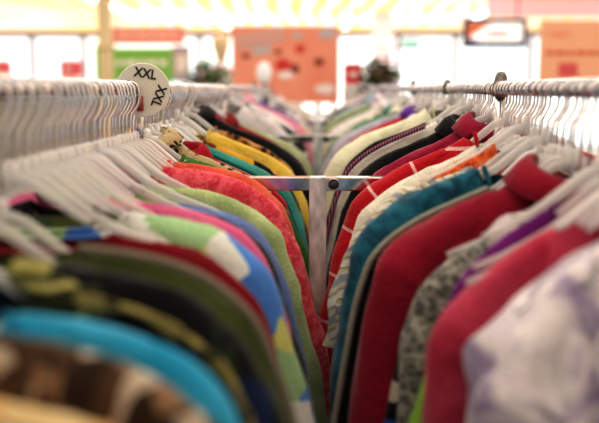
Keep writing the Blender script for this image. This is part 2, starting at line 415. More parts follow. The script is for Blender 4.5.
G(Lf, 1.115, 'shirt', 'periwinkle blue shirt', 'shirt', f('solid', ['6f86c4', '8aa0d6']), 'behind the dark bottle green jacket', T=.035, neck=.12, drop=0.008, flare=0)
G(Lf, 1.06, 'jacket', 'dark bottle green jacket', 'jacket', f('solid', ['26382a', '1c2b22']), 'between candy pink cardigan and periwinkle shirt', T=.03, drop=0.01, kw=.97)
G(Lf, 1.20, 'shirt', 'pale moss green shirt', 'shirt', f('wash', ['a9bf86', 'bfd09c', '94ad72'], 10), 'in front of the coral quilted jacket', T=.05, neck=0.05, drop=0.002, flare=0, scoop=0.02)
G(Lf, 1.285, 'jacket', 'coral pink quilted jacket', 'jacket', f('wash', ['e0465a', 'ee7382', 'd23a50', 'f29aa2'], 45), 'in front of the near crossbar', T=.05, neck=.05, drop=-0.012, flare=.10, sleeve=.62, cuff=f('diag', ['d83a48', 'f5b4b8'], 30), puff=0.004)
G(Lf, 1.34, 'coat', 'orange coral coat', 'coat', f('solid', ['e0604c', 'ea7a64']), 'behind the coral quilted jacket', T=.035, neck=.06, drop=-0.016, flare=.05, puff=0.004)
G(Lf, 1.43, 'sweater', 'grass green sweater', 'sweater', f('solid', ['5a9440', '467a32']), 'just behind the near crossbar', T=.03, drop=.0, kw=1.04, sleeve=.3)
G(Lf, 1.475, 'cardigan', 'beige leopard print cardigan', 'cardigan', f('leopard', ['cdbb92', '3f2f1f', 'd8caa6'], 62), 'on the left rail by the XXL disc', T=.03, neck=.03, drop=-.008, kw=.96, collar=.014)
G(Lf, 1.53, 'shirt', 'crimson collared shirt', 'shirt', f('solid', ['a81426', 'b81c30']), 'behind the leopard print cardigan', T=.03, neck=.085, drop=-.006, collar=.03)
G(Lf, 1.58, 'blouse', 'cream blouse with teal edging', 'blouse', f('solid', ['e2ddc8', 'cfd6c0']), 'behind the crimson collared shirt', T=.04, drop=-.006, piping=f('solid', ['2c9490']))
G(Lf, 1.64, 'top', 'teal green knitted top', 'top', f('solid', ['3f9896', '62b4ac']), 'in front of the yellow sweater', T=0.03, drop=-0.008, neck=.08)
G(Lf, 1.70, 'dress', 'dark floral dress with blue, green and yellow flowers', 'dress', f('floral', ['15181c', '1c5a3c', '203f92', 'd8a828', '7e3c2c', '141518'], 24), 'in front of the yellow sweater', T=.04, drop=-0.01, kw=1.0, flare=0.0, hem=.9)
G(Lf, 1.77, 'sweater', 'bright yellow sweater', 'sweater', f('solid', ['e6c648', 'f0d874']), 'on the left rail between the two crossbars', T=0.035, drop=-0.026, neck=.07, kw=1.03)
G(Lf, 1.83, 'blouse', 'black and white dotted blouse', 'blouse', f('leopard', ['e6e4dd', '1a1a1c'], 50), 'behind the yellow sweater', T=.03, drop=-.018)
G(Lf, 1.89, 'jacket', 'brown leopard print jacket', 'jacket', f('leopard', ['a86f35', '2a1a10', 'c89a5c'], 45), 'in front of the black jacket', T=.035, drop=-0.03)
G(Lf, 1.97, 'jacket', 'long black jacket', 'jacket', f('solid', ['0b0b0d', '141416']), 'behind the brown leopard print jacket', T=.05, neck=.03, drop=-0.036, kw=1.08, collar=.012)
G(Lf, 2.07, 'shirt', 'white shirt with fine pink check', 'shirt', f('plaid', ['f3eef0', 'e8a0b0', 'f6f3f2', 'ffffff'], 12), 'behind the long black jacket', T=.03, drop=-.01, kw=.9)
G(Lf, 2.15, 'cardigan', 'wine red open cardigan', 'cardigan', f('solid', ['8c1a24', '9c2630']), 'on the left rail before the second crossbar', T=.03, drop=-.02, neck=.03, collar=.016, kw=.9)
G(Lf, 2.25, 'blouse', 'ivory blouse with red piping', 'blouse', f('solid', ['e9e4d8', 'dcd4c6']), 'behind the wine red cardigan', T=.03, drop=-.015, kw=.9, piping=f('solid', ['b8303a']))
G(Lf, 2.36, 'jacket', 'brick red jacket', 'jacket', f('solid', ['9a2a26', '84201e']), 'behind the ivory blouse', T=.035, drop=-.025, collar=.018, neck=.05, kw=.92)
G(Lf, 2.48, 'sweater', 'pale sage green sweater', 'sweater', f('solid', ['a9b48c', 'bcc5a0']), 'in front of the second crossbar on left rail', T=.06, drop=-.008, kw=1.1, flare=.06)
G(Lf, 2.58, 'shirt', 'deep plum shirt', 'shirt', f('solid', ['4a2438', '5a2c44']), 'left of the second crossbar post', T=.04, kw=1.12, flare=.06)
# ------------------------------------------------------------------ right rail, front to back
G(Rt, .72, 'blouse', 'white and lavender crumpled satin blouse', 'blouse', f('wash', ['77669c', 'dcd6e6', 'f1eff3', 'a294bc', 'efecf3'], 15, satin=True), 'nearest on the right rail', kw=0.66, drop=.036, T=.085, wr=4.2, puff=.016, neck=.04, sleeve=.5, hem=.6, flare=-0.5)  # darker violet in the wash paints fold shadows into the cloth
G(Rt, .80, 'jacket', 'raspberry pink jacket', 'jacket', f('wash', ['b02a4a', 'c44a66', 'a42242'], 14), 'behind the lavender satin blouse', kw=.79, T=.055, drop=.022, puff=.016, neck=.04, sleeve=.55, wr=1.3, flare=-0.5)
G(Rt, .845, 'shirt', 'lime green shirt with black lining', 'shirt', f('solid', ['8cc63a', 'a4d65a']), 'behind the raspberry pink jacket', kw=0.72, T=.03, drop=.02, neck=.06, flare=0.7, collar_mat=f('solid', ['101010']))
G(Rt, .88, 'shirt', 'violet purple shirt', 'shirt', f('solid', ['8a2a92', '74207c']), 'behind the lime green shirt', kw=0.64, T=.03, drop=0.0, neck=.05, flare=0)
G(Rt, .925, 'sweater', 'grey speckled knit sweater with pale ruffled neck', 'sweater', f('leopard', ['8e8f8a', '5f605c', 'b9bab2'], 130), 'in front of the dark red shirt', kw=0.79, T=.05, drop=0.018, neck=.085, collar=.02, collar_mat=f('wash', ['b8aeb4', 'e2dadb'], 30), wr=1.4, sleeve=.22)
G(Rt, .955, 'dress', 'black dress with orange, blue and red flowers', 'dress', f('floral', ['0f0f12', 'd8482c', '121216', '2f62b4', '16161a', 'd9d2c6', '0c0c0e'], 50), 'between grey sweater and dark red shirt', kw=0.8, T=.03, drop=0.05, flare=0.4, hem=.95)
G(Rt, 1.00, 'shirt', 'dark red long-sleeved shirt with turned collar', 'shirt', f('solid', ['8e1230', '9c1838']), 'on the right rail behind the grey sweater', T=.062, neck=0.045, collar=0.022, drop=-.004, wr=1.0, flare=.0, kw=.93)
G(Rt, 1.055, 'jacket', 'black jacket with light grey piping', 'jacket', f('solid', ['0e0f11', '17181a']), 'behind the dark red shirt', piping=f('solid', ['a3a89c']), T=.036, drop=0.0, neck=.09, flare=.2, kw=.96)
G(Rt, 1.1, 'jacket', 'teal blue denim jacket', 'jacket', f('wash', ['1f6078', '2c7890', '184c62', '4b93a8'], 26), 'behind the black piped jacket', T=0.05, drop=-0.022, neck=.085, wr=1.5, flare=.05, kw=1.0)
G(Rt, 1.165, 'shirt', 'grey, cream and yellow striped shirt', 'shirt', f('diag', ['9aa2ac', 'dcdad0', 'c2c5c4', 'd8cc72', '8c949e', 'e2e0d6'], 12), 'behind the teal denim jacket', T=0.045, drop=-0.018, neck=.09, sleeve=.20, wr=1.9, flare=.05)
G(Rt, 1.205, 'cardigan', 'orange speckled cardigan', 'cardigan', f('leopard', ['dd6a38', 'b5471f', 'e98a58'], 70), 'behind the grey and cream striped shirt', T=.035, neck=.05, drop=-0.032, kw=0.78, sleeve=.25)
G(Rt, 1.25, 'blouse', 'creamy white blouse', 'blouse', f('wash', ['d9d8c4', 'eceade', 'c2c6b2'], 20), 'in front of the red striped shirt', T=0.04, drop=-0.028, neck=.06, sleeve=.24, wr=1.5, kw=.98)
G(Rt, 1.335, 'shirt', 'scarlet shirt with thin white stripes', 'shirt', f('hoop', ['bc1828', 'e6b8bc'], 4), 'in front of the near crossbar on right rail', T=0.055, drop=-0.036, neck=.055, flare=.05, wr=1.2, kw=1.02)
G(Rt, 1.47, 'blazer', 'crimson magenta blazer', 'blazer', f('solid', ['94103c', 'a41a48']), 'just behind the near crossbar', T=0.06, drop=-0.036, neck=0.035, collar=0.02, kw=.94)
G(Rt, 1.53, 'top', 'lime and cream striped top', 'top', f('stripe', ['8fbf3a', 'dfe2cf', 'e8e8d8'], 5), 'hanging beside the near rack post', T=.03, drop=0.02, kw=1.0, flare=.05, hem=0.42, sleeve=0.3)
G(Rt, 1.58, 'jacket', 'plain black jacket with rolled collar', 'jacket', f('solid', ['0c0c0e', '151518']), 'behind the crimson magenta blazer', T=.045, drop=-0.04, neck=.05, collar=.018, kw=.97)
G(Rt, 1.66, 'blouse', 'white blouse with black and pink piping', 'blouse', f('solid', ['e8e4dc', 'f2efe9']), 'behind the plain black jacket', T=.04, drop=-0.05, piping=f('stripe', ['1a1a1c', 'cf7fa6'], 60), neck=.06)
G(Rt, 1.74, 'sweater', 'black sweater with white neck band', 'sweater', f('solid', ['121214']), 'between the two white blouses', T=.03, drop=-0.05, collar_mat=f('solid', ['e8e8e4']), neck=.07)
G(Rt, 1.9, 'coat', 'pale pistachio cream coat', 'coat', f('wash', ['d8dcbc', 'e6e6d0', 'c8cfa8'], 12), 'tallest pale one before the second crossbar', T=0.09, drop=-0.06, kw=1.13, neck=.05, flare=.05, hem=.95)
G(Rt, 1.98, 'blouse', 'white blouse with red zigzag trim', 'blouse', f('leopard', ['efece6', 'd83a36', 'f6f3ee'], 26), 'behind the pale pistachio coat', T=.035, drop=-.045, neck=.05, kw=.8)
G(Rt, 2.05, 'shirt', 'pale lemon shirt', 'shirt', f('solid', ['e6e2a8', 'efecc4']), 'behind the red zigzag blouse', T=.035, drop=-.04, neck=.05, kw=.84)
G(Rt, 2.16, 'jacket', 'blue denim jacket with white collar', 'jacket', f('wash', ['2f4f86', '3f66a0', '243c68'], 30), 'behind the pale lemon shirt', T=.04, drop=-.028, collar=.016, collar_mat=f('solid', ['e6e6ea']), neck=.05, kw=.96)
G(Rt, 2.27, 'sweater', 'tomato red sweater with violet shoulder', 'sweater', f('solid', ['b81e26', 'c92e32']), 'before the second crossbar on right rail', T=.06, drop=-0.045, neck=.05, collar=.014, collar_mat=f('solid', ['6a2f9a']), kw=1.0)
G(Rt, 2.40, 'cardigan', 'lavender grey cardigan', 'cardigan', f('wash', ['a8a2b8', 'c0bccb', '938ca6'], 14), 'in front of the second crossbar on right rail', T=.07, drop=-0.045, kw=1.08)
G(Rt, 2.54, 'jacket', 'dull sage green jacket', 'jacket', f('wash', ['7c9478', '93a88c', '6a8468'], 10), 'right of the second crossbar post', T=.06, drop=-0.045, kw=1.12)
# ------------------------------------------------------------------ far part of both rails
far_cols = {
 'white': ['eeeae8', 'dcd8d8'], 'pearl grey': ['b4b0b2', 'c8c4c6'], 'lilac': ['c4aac8', 'd4c0d8'], 'rose pink': ['d48a9c', 'e0a0b0'], 'wine red': ['7c1828', '8e2030'],
 'charcoal': ['2a2a2e', '36363a'], 'sage': ['96a482', 'a8b494'], 'beige': ['c8b898', 'd6c8ac'], 'black': ['101012', '1a1a1c'], 'violet': ['6a2f86', '7c3c98'],
 'sea green': ['5a9080', '6ea494'], 'cream': ['e4dcc4', 'eee8d4'], 'scarlet': ['b8202a', 'c83038'], 'mustard': ['c8a030', 'd8b448'], 'navy': ['1c2848', '26345c'], 'ice blue': ['a8c0d0', 'bcd0dc']}
kinds = ['shirt', 'blouse', 'cardigan', 'jacket', 'sweater', 'dress']
seqL = ['white', 'charcoal', 'lilac', 'white', 'rose pink', 'sage', 'white', 'violet', 'beige', 'pearl grey', 'wine red', 'cream', 'ice blue', 'black', 'white', 'lilac', 'pearl grey', 'sea green', 'beige', 'white', 'charcoal', 'rose pink', 'cream']
seqR = ['cream', 'sea green', 'mustard', 'pearl grey', 'white', 'scarlet', 'beige', 'sage', 'white', 'lilac', 'navy', 'cream', 'pearl grey', 'ice blue', 'white', 'rose pink', 'charcoal', 'sea green', 'beige', 'white', 'lilac', 'wine red', 'pearl grey']
used = set()
for side, seq in ((-1, seqL), (1, seqR)):
    sd = 'left' if side < 0 else 'right'; prev = None
    d = 2.74
    for i, cn in enumerate(seq):
        j = 0
        while True:
            kd = kinds[(i * 5 + j + (side > 0)) % 6]; key = (side, cn, kd)
            pat = ['', 'spotted ', 'striped ', 'mottled '][(i + j // 6) % 4]
            key = (side, cn, kd, pat)
            if key not in used: break
            j += 1
        used.add(key)
        pk = {'': 'solid', 'spotted ': 'leopard', 'striped ': 'stripe', 'mottled ': 'wash'}[pat]
        c = far_cols[cn]; c2 = c if pk in ('solid', 'wash') else [c[0], 'ece8e4' if cn not in ('white', 'cream', 'pearl grey') else 'a06a78']
        look = '%s %s%s' % (cn, pat, kd)
        wh = ('behind the second crossbar on the %s rail' % sd) if prev is None else 'behind the %s on the %s rail' % (prev, sd)
        G(side, d, kd, look, kd, f(pk, c2, 26), wh, lo=True, T=.05 + random.uniform(0, .03), drop=random.uniform(-.07, -.025), kw=random.uniform(.88, 1.12), collar=random.choice([None, .014, .02]), neck=random.uniform(.035, .09))
        prev = look
        d += random.uniform(.08, .12)
# ------------------------------------------------------------------ hangers without a coat, wedged between the clothes
occ = {-1: [], 1: []}
for o in bpy.data.objects:
    if o.parent is None and o.name.startswith('clothes_hanger'): occ[-1 if o.location.x < 0 else 1].append(o.location.y)
def near_name(side, d):
    best = None
    for o in bpy.data.objects:
        if o.parent is None and o.get('group', '').startswith('clothes on') and (o.location.x < 0) == (side < 0) and o.location.y < d:
            if best is None or o.location.y > best.location.y: best = o
    return best
cnt = {}
for side, ys in ((-1, (.80, 2.7)), (1, (.74, 2.7))):
    d = ys[0]
    while d < ys[1]:
        if all(abs(d - y) > .014 for y in occ[side]):
            nb = near_name(side, d); lab = ' '.join(w for w in LOOK[nb.name].split(' with ')[0].split()[:10]) if nb else 'rail end'
            h = hanger(side, d, 'x', random.choice([.062, .075]), random.choice([M_clear, M_clear, M_clear, M_white]), M_wire if random.random() < .85 else M_white, rz=random.uniform(-.25, .25), thick=.95)
            cl = 'white' if 'white' in h.children[0].data.materials[0].name or any('white' in c.data.materials[0].name for c in h.children) else 'clear'
            k = (side, lab); cnt[k] = cnt.get(k, 0) + 1
            h['label'] = 'empty %s hanger, %s behind the %s' % (cl, ['first', 'second', 'third', 'fourth', 'fifth', 'sixth', 'seventh', 'eighth'][min(cnt[k] - 1, 7)], lab)
            h['group'] = 'empty hangers on the %s rail' % ('left' if side < 0 else 'right')
            occ[side].append(d)
        d += .022
# ------------------------------------------------------------------ size discs on the rails
def text_mesh(s, size, mat, parent, name='size_lettering', loc=(0, 0, 0), rot=(PI / 2, 0, 0), ext=.0006, sx=1.0):
    cu = bpy.data.curves.new(name, 'FONT'); cu.body = s; cu.size = size; cu.extrude = ext; cu.align_x = 'CENTER'; cu.align_y = 'CENTER'; cu.offset = size * .02
    tmp = bpy.data.objects.new('t', cu); C.objects.link(tmp); bpy.context.view_layer.update()
    me = bpy.data.meshes.new_from_object(tmp.evaluated_get(bpy.context.evaluated_depsgraph_get())); bpy.data.objects.remove(tmp)
    o = bpy.data.objects.new(name, me); C.objects.link(o); me.materials.clear(); me.materials.append(mat); o.parent = parent; o.location = loc; o.rotation_euler = rot; o.scale = (sx, 1, 1)
    return o
M_disc = base('disc_plastic', 'e9e9de', .35); M_ink = base('black_ink', '161616', .5); M_rust = base('rust_brown_clip', 'a4523c', .4)
p = at(143, 90, 1.36)
disc = empty('size_disc', 'round white size divider lettered XXL on the left rail', 'size divider', p, .12)
MB().lathe([(.001, -.0012), (.0425, -.0012), (.0435, 0), (.0425, .0012), (.001, .0012)], 48, (0, 0, 0), 'y').build('disc', M_disc, disc)
for a in (80, -22, 186):
    r = .0265; g = math.radians(a)
    text_mesh('XXL', .0212, M_ink, disc, loc=(r * math.cos(g), -.0016, r * math.sin(g)), rot=(PI / 2, -(g - PI / 2), 0), sx=.88)
MB().lathe([(.004, -.034), (.0068, -.033), (.0068, -.010), (.004, -.009)], 16, (-.006, -.006, 0)).build('rail_clip', M_rust, disc, True)
def blank_disc(px, py, Y, rx, rz, mat, label, name='size_disc'):
    p = at(px, py, Y); t = empty(name, label, 'size divider', p, 0)
    vs = []
    MBd = MB().lathe([(.001, -.003), (.93, -.003), (1, 0), (.93, .003), (.001, .003)], 28, (0, 0, 0), 'y')
    for v in MBd.v: v.x *= rx; v.z *= rz
    MBd.build('disc', mat, t, True)
    MB().box(-.008, .008, -.006, .006, -rz - .012, -rz + .01, .002).build('rail_clip', M_dark, t)
    return t
blank_disc(264, 73, 4.6, .042, .062, base('white_disc_plastic', 'fbfbfb', .4, 0), 'white oval size divider far down the left rail')
blank_disc(447, 84, 1.93, .008, .011, M_knob, 'small dark size divider clipped to the right rail')
#__BACKGROUND__
# ------------------------------------------------------------------ the shop
def struct(o): o['kind'] = 'structure'; return o
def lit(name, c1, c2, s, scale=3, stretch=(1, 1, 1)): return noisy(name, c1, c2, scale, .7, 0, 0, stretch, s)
fl = MB(); fl.box(-14, 14, -4, 21, -.1, 0)
M_floor = base('floor_tiles', 'cfcac4', .5)
nt = M_floor.node_tree; b = nt.nodes['Principled BSDF']; tc = nt.nodes.new('ShaderNodeTexCoord'); br = nt.nodes.new('ShaderNodeTexBrick')
br.offset = 0; br.inputs['Color1'].default_value = lin('b4b0ac'); br.inputs['Color2'].default_value = lin('bcb8b4'); br.inputs['Mortar'].default_value = lin('a09a94'); br.inputs['Scale'].default_value = 1; br.inputs['Mortar Size'].default_value = .006
br.inputs['Brick Width'].default_value = .6; br.inputs['Row Height'].default_value = .6
nt.links.new(tc.outputs['Object'], br.inputs['Vector']); nt.links.new(br.outputs['Color'], b.inputs['Base Color'])
struct(fl.build('floor', M_floor))
HC = EYE + 1.42
# ceiling of warm boards, with a glow added to their colour
M_ceil = base('glowing_ceiling_boards', 'f2d488', .6)
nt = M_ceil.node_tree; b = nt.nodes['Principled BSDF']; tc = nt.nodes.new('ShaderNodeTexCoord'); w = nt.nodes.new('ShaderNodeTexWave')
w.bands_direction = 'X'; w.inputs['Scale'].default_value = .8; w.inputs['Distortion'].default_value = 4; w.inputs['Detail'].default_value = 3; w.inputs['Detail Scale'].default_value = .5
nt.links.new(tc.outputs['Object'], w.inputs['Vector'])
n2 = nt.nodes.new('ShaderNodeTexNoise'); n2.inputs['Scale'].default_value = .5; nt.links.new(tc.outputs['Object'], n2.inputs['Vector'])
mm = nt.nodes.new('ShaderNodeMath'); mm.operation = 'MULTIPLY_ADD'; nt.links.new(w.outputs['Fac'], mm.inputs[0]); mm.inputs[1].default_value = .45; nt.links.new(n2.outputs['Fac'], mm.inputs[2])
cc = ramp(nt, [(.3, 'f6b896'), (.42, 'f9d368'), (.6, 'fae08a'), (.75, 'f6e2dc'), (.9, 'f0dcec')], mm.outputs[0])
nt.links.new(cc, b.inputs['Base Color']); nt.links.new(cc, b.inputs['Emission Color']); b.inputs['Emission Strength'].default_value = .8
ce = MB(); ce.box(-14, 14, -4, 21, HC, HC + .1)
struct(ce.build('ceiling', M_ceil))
# back wall: glazed shopfront
M_wallw = base('white_back_wall', 'f4f2f2', .8)
Yb = 20.0
zt = at(100, 34, Yb).z
day = lit('daylight_glass', 'ffffff', 'd6eef4', 1.3, .35)
bk = MB(); bk.box(-14, 14, Yb + .3, Yb + .4, 0, HC); struct(bk.build('wall_back', base('sunlit_outdoors', 'f4f6f6', .9)))
M_frame = base('shopfront_frame', 'b8b4c0', .5)
wi = 0
xs = [-13.5, at(-20, 60, Yb).x, at(33, 60, Yb).x, at(84, 60, Yb).x, at(200, 60, Yb).x, at(300, 60, Yb).x, at(398, 60, Yb).x, at(455, 60, Yb).x, at(530, 60, Yb).x, at(620, 60, Yb).x, 13.5]
for a, c in zip(xs, xs[1:]):
    wi += 1
    o = MB().box(a + .06, c - .06, Yb + .02, Yb + .06, .1, zt - .04).build('window_%d' % wi, day); struct(o)
    fr = MB(); fr.box(a - .07, a + .07, Yb - .04, Yb + .1, 0, zt); fr.build('window_frame', M_frame, o)
tr = MB().box(-14, 14, Yb - .05, Yb + .12, zt - .07, zt + .07); struct(tr.build('trim_1', base('transom_beam', '9a8f94', .6)))
tp = MB().box(-14, 14, Yb, Yb + .2, zt, HC); struct(tp.build('trim_2', lit('glowing_upper_wall', 'fbe7a0', 'fbd6ac', .9, .8)))  # wall above the transom brightened by its own added glow
for s in (-1, 1):
    o = MB().box(s * 14, s * 14.1, -4, 21, 0, HC).build('wall_left' if s < 0 else 'wall_right', M_wallw); struct(o)
# fluorescent tubes in the ceiling
M_tube = base('fluorescent_tube', 'ffffff', .4, 0, Emission_Strength=5.0); M_tube.node_tree.nodes['Principled BSDF'].inputs['Emission Color'].default_value = (1, .97, .95, 1)
for i, (x, y) in enumerate([(-3.4, 14.0), (-1.0, 15.0), (1.4, 13.5), (3.0, 15.5), (-2.0, 17.5), (.6, 17.8), (2.2, 10.5)]):
    t = empty('ceiling_light', ['first', 'second', 'third', 'fourth', 'fifth', 'sixth', 'seventh'][[0, 2, 4, 6, 1, 3, 5][i]] + ' strip light along the yellow ceiling from the left', 'ceiling light', (x, y, HC), 0, 'ceiling strip lights')
    MB().box(-.09, .09, -1.5, 1.5, -.05, 0, .01).build('housing', M_wallw, t)
    MB().tube([(0, -1.45, -.07), (0, 1.45, -.07)], .03, 12).build('tube', M_tube, t, True)
# columns
def pillar(x0, x1, Y, mat, label, z1=HC):
    a = at(x0, 60, Y).x; c = at(x1, 60, Y).x; t = empty('pillar', label, 'pillar', ((a + c) / 2, Y, 0)); w = (c - a) / 2
    MB().box(-w, w, -w, w, 0, z1, .006).build('shaft', mat, t); MB().box(-w * 1.25, w * 1.25, -w * 1.25, w * 1.25, .0, .12, .01).build('plinth', mat, t)
    MB().box(-w * 1.3, w * 1.3, -w * 1.3, w * 1.3, at(100, 49, Y).z, at(100, 43, Y).z, .01).build('band', mat, t)
pillar(100, 112, 8.0, noisy('pale_wood', 'd8caa4', 'c8b890', 4, .5, 0, 0, (1, 1, .2)), 'slim pale wooden pillar beside the green sign')
pillar(373, 391, 16.0, base('glowing_pink_white_paint', 'f0dfe6', .6, 0, Emission_Strength=.25), 'pinkish white column right of the orange sign')  # faint glow added to the column colour, it is no lamp
# signs
def board(name, label, x0, y0, x1, y1, Y, mat, posts=0, hang=False, frame=None, group=None):
    a = at(x0, y1, Y); c = at(x1, y0, Y); cx = (a.x + c.x) / 2; cz = (a.z + c.z) / 2; w = (c.x - a.x) / 2; h = (c.z - a.z) / 2
    t = empty(name, label, 'sign', (cx, Y, 0 if posts else cz)); oz = cz if posts else 0
    MB().box(-w, w, -.012, .012, oz - h, oz + h, .004).build('panel', mat, t)
    if posts:
        for s in ((-1, 1) if posts == 2 else (0,)):
            MB().tube([(s * w * .9, .02, .02), (s * w * .9, .02, oz)], .014, 10).build('stand_post', M_dark if posts == 2 else M_wallw, t, True)
        MB().box(-w * .9 if posts == 2 else -.2, w * .9 if posts == 2 else .2, -.18, .22, 0, .02, .004).build('stand_base', M_chrome, t)
    if hang:
        for s in (-1, 1): MB().tube([(s * w * .8, 0, h), (s * w * .8, 0, HC - cz)], .006, 6).build('hanging_wire', M_dark, t, True)
    if frame:
        b = .035 * w / .3
        f_ = MB(); f_.box(-w - b, w + b, -.03, .02, oz + h, oz + h + b); f_.box(-w - b, w + b, -.03, .02, oz - h - b, oz - h); f_.box(-w - b, -w, -.03, .02, oz - h, oz + h); f_.box(w, w + b, -.03, .02, oz - h, oz + h)
        f_.build('frame', frame, t)
    def mark(nm, pts, mt, dy=-.0135):
        vs = []
        for (px, py) in pts:
            q = at(px, py, Y); vs.append((q.x - cx, dy, q.z - (0 if posts else cz)))
        n = len(vs); vs += [(x, y - .002, z) for x, y, z in vs]
        return obj(nm, vs, [tuple(range(n)), tuple(range(2 * n - 1, n - 1, -1))] + [(i, (i + 1) % n, n + (i + 1) % n, n + i) for i in range(n)], mt, t, False)
    return t, mark
def blob(cx, cy, rx, ry, n=16, s=0):
    return [(cx + rx * math.cos(2 * PI * i / n) * (1 + .18 * math.sin(3 * i + s)), cy + ry * math.sin(2 * PI * i / n) * (1 + .15 * math.cos(2 * i + s))) for i in range(n)]
M_or = noisy('glowing_orange_card', 'cf8468', 'd2947c', 3, .6, 0, 0, (1, 1, 1), .3)  # card colour also glows to brighten the sign
M_pale = base('pale_print', 'c4bab8', .6, 0); M_red = base('red_print', 'd23a34', .5); M_brown = base('brown_print', '8c3c28', .6); M_wp = base('white_print', 'f4eae8', .5)
t, mk = board('sale_sign', 'large orange sale sign standing behind the far end of the rack', 233, 26, 339, 103, 6.2, M_or, 2)
mk('headline', [(236, 37), (283, 28), (284, 40), (238, 50)], M_pale); mk('subheading', [(252, 48), (270, 45), (271, 53), (253, 56)], M_pale)
for i in range(6): mk('letter', [(239 + i * 7.4, 39 - i * 1.5), (243.5 + i * 7.4, 38 - i * 1.5), (244 + i * 7.4, 46 - i * 1.5), (239.5 + i * 7.4, 47 - i * 1.5)], M_or, -.0165)
mk('dark_mark', blob(246, 56, 4, 2.4), M_brown); mk('dark_mark', blob(278, 52, 4, 2.2), M_brown)
mk('red_mark', blob(283, 65, 8, 6, s=2), M_red); mk('cloud_mark', blob(286, 75, 8, 4, s=1), M_wp); mk('cloud_mark', blob(325, 89, 10, 5), M_wp)
mk('red_mark', blob(295, 69, 4, 5), M_brown); mk('red_mark', blob(319, 62, 5, 4, s=3), M_brown); mk('red_mark', blob(300, 49, 5, 4, s=4), M_red)
mk('pale_mark', blob(297, 36, 7, 3), M_pale); mk('pale_mark', blob(327, 33, 9, 6, s=1), M_pale)
t, mk = board('promotion_sign', 'green sign with white writing behind the left pillar', 96, 48, 172, 82, 9.0, base('green_board', '84bc58', .5, 0, Emission_Strength=.0), 2)
x = 106
for wdt in (9, 6, 12, 5, 10, 8): mk('white_word', [(x, 60.5), (x + wdt, 60), (x + wdt, 65), (x, 65.5)], M_wp); x += wdt + 2.2
t, mk = board('hanging_banner', 'salmon pink banner with pale writing hanging above the green sign', 112, 27, 184, 44, 9.2, base('salmon_cloth', 'e8978a', .6, 0), 0, True)
x = 120
for wdt in (8, 5, 9, 6, 9, 7): mk('pale_word', [(x, 33), (x + wdt, 32.6), (x + wdt, 37.5), (x, 38)], base('pale_peach_print', 'f8c4b4', .6)); x += wdt + 2.6
t, mk = board('information_board', 'narrow lilac grey panel right of the green sign', 173, 46, 190, 82, 9.4, noisy('lilac_grey', 'cfc6cf', 'b7aab6', 3, .5), 1)
mk('white_card', [(176, 55), (187, 55), (187, 72), (176, 72)], M_wp)
t, mk = board('display_screen', 'black framed hanging display with white and orange picture', 466, 22, 523, 44, 7.0, base('screen_white', 'fdf6f4', .3, 0, Emission_Strength=.6), 0, True, base('screen_frame', '1e1a2c', .35))
mk('orange_mark', [(467, 23), (492, 23), (484, 27), (473, 34), (467, 42)], base('screen_orange', 'f08a5c', .4)); mk('dark_mark', [(467, 38), (480, 42), (522, 42), (522, 43.6), (467, 43.6)], base('screen_blue', '2c3a8c', .4))
mk('grey_mark', blob(497, 34, 14, 3, s=1), base('screen_grey', 'd8d0dc', .4))
t, mk = board('sale_sign', 'pale orange sign with red writing at the right edge', 538, 20, 640, 82, 6.5, base('peach_card', 'eebc9c', .6, 0, Emission_Strength=.0), 2)
x = 545
for wdt in (8, 10, 6, 11, 9, 7, 8): mk('red_word', [(x, 51.5), (x + wdt, 51.5), (x + wdt, 54.5), (x, 54.5)], M_red); x += wdt + 2
mk('red_square', [(558, 63), (577, 63), (577, 77), (558, 77)], base('rose_print', 'd8646c', .5)); mk('pale_squiggle', blob(560, 34, 12, 3, s=5), base('peach_mark', 'e8a488', .5))
t, mk = board('hanging_banner', 'pale pink banner under the ceiling at upper right', 486, -14, 640, 17, 12.0, base('pink_cloth', 'f6ccd8', .6, 0, Emission_Strength=.0), 0, True)
t, mk = board('wall_poster', 'small pale teal poster on the bright shopfront', 402, 39, 421, 50, 19.0, base('pale_teal', 'a8dcd4', .6), 1)
# sign post at the far end of the rack: white square tube
t = empty('sign_holder', 'white upright post standing in the aisle beyond the second crossbar', 'post', (0, 4.15, 0))
MB().box(-.015, .015, -.015, .015, 0, at(318, 103, 4.15).z, .003).build('upright', M_wallw, t); MB().box(-.12, .12, -.1, .1, 0, .02, .004).build('base', M_chrome, t)
# red boxes on wall shelves at the left
for i, (x0, x1, y0, y1, lab) in enumerate([(-6, 8, 61, 73, 'small red display box at the left edge'), (63, 79, 61, 76, 'small red display box left of the pillar'), (344, 361, 64, 84, 'red display box right of the orange sign')]):
    Y = 11.0 if i < 2 else 6.4
    a = at(x0, y1, Y); c = at(x1, y0, Y); t = empty('display_box', lab, 'display box', ((a.x + c.x) / 2, Y, 0), 0)
    w = (c.x - a.x) / 2
    MB().box(-w, w, -.12, .12, a.z, c.z, .008).build('box', base('red_box', 'd8303c', .5), t)
    MB().box(-w * .5, w * .5, -.122, -.12, a.z + (c.z - a.z) * .35, a.z + (c.z - a.z) * .6).build('white_label', M_wp, t)
    MB().box(-w * 1.1, w * 1.1, -.15, .15, 0, a.z, .01).build('pedestal', M_wallw, t)
a = at(-40, 150, 9.6); c = at(228, 93, 9.6)  # added grey block dims the bright floor behind the left hooks
t = empty('stand_in_counter', 'long low grey stand-in counter added beyond the left rail to dim the background', 'counter', ((a.x + c.x) / 2, 9.6, 0)); w = (c.x - a.x) / 2
MB().box(-w, w, -.3, .3, .1, c.z - .03, .01).build('cabinet', noisy('counter_grey', '8f928c', 'a4a49e', 3, .6), t); MB().box(-w - .03, w + .03, -.33, .33, c.z - .03, c.z, .006).build('countertop', base('counter_top_grey', 'b4b4b0', .5), t)
MB().box(-w + .04, w - .04, -.26, .26, 0, .1).build('plinth', M_dark, t)
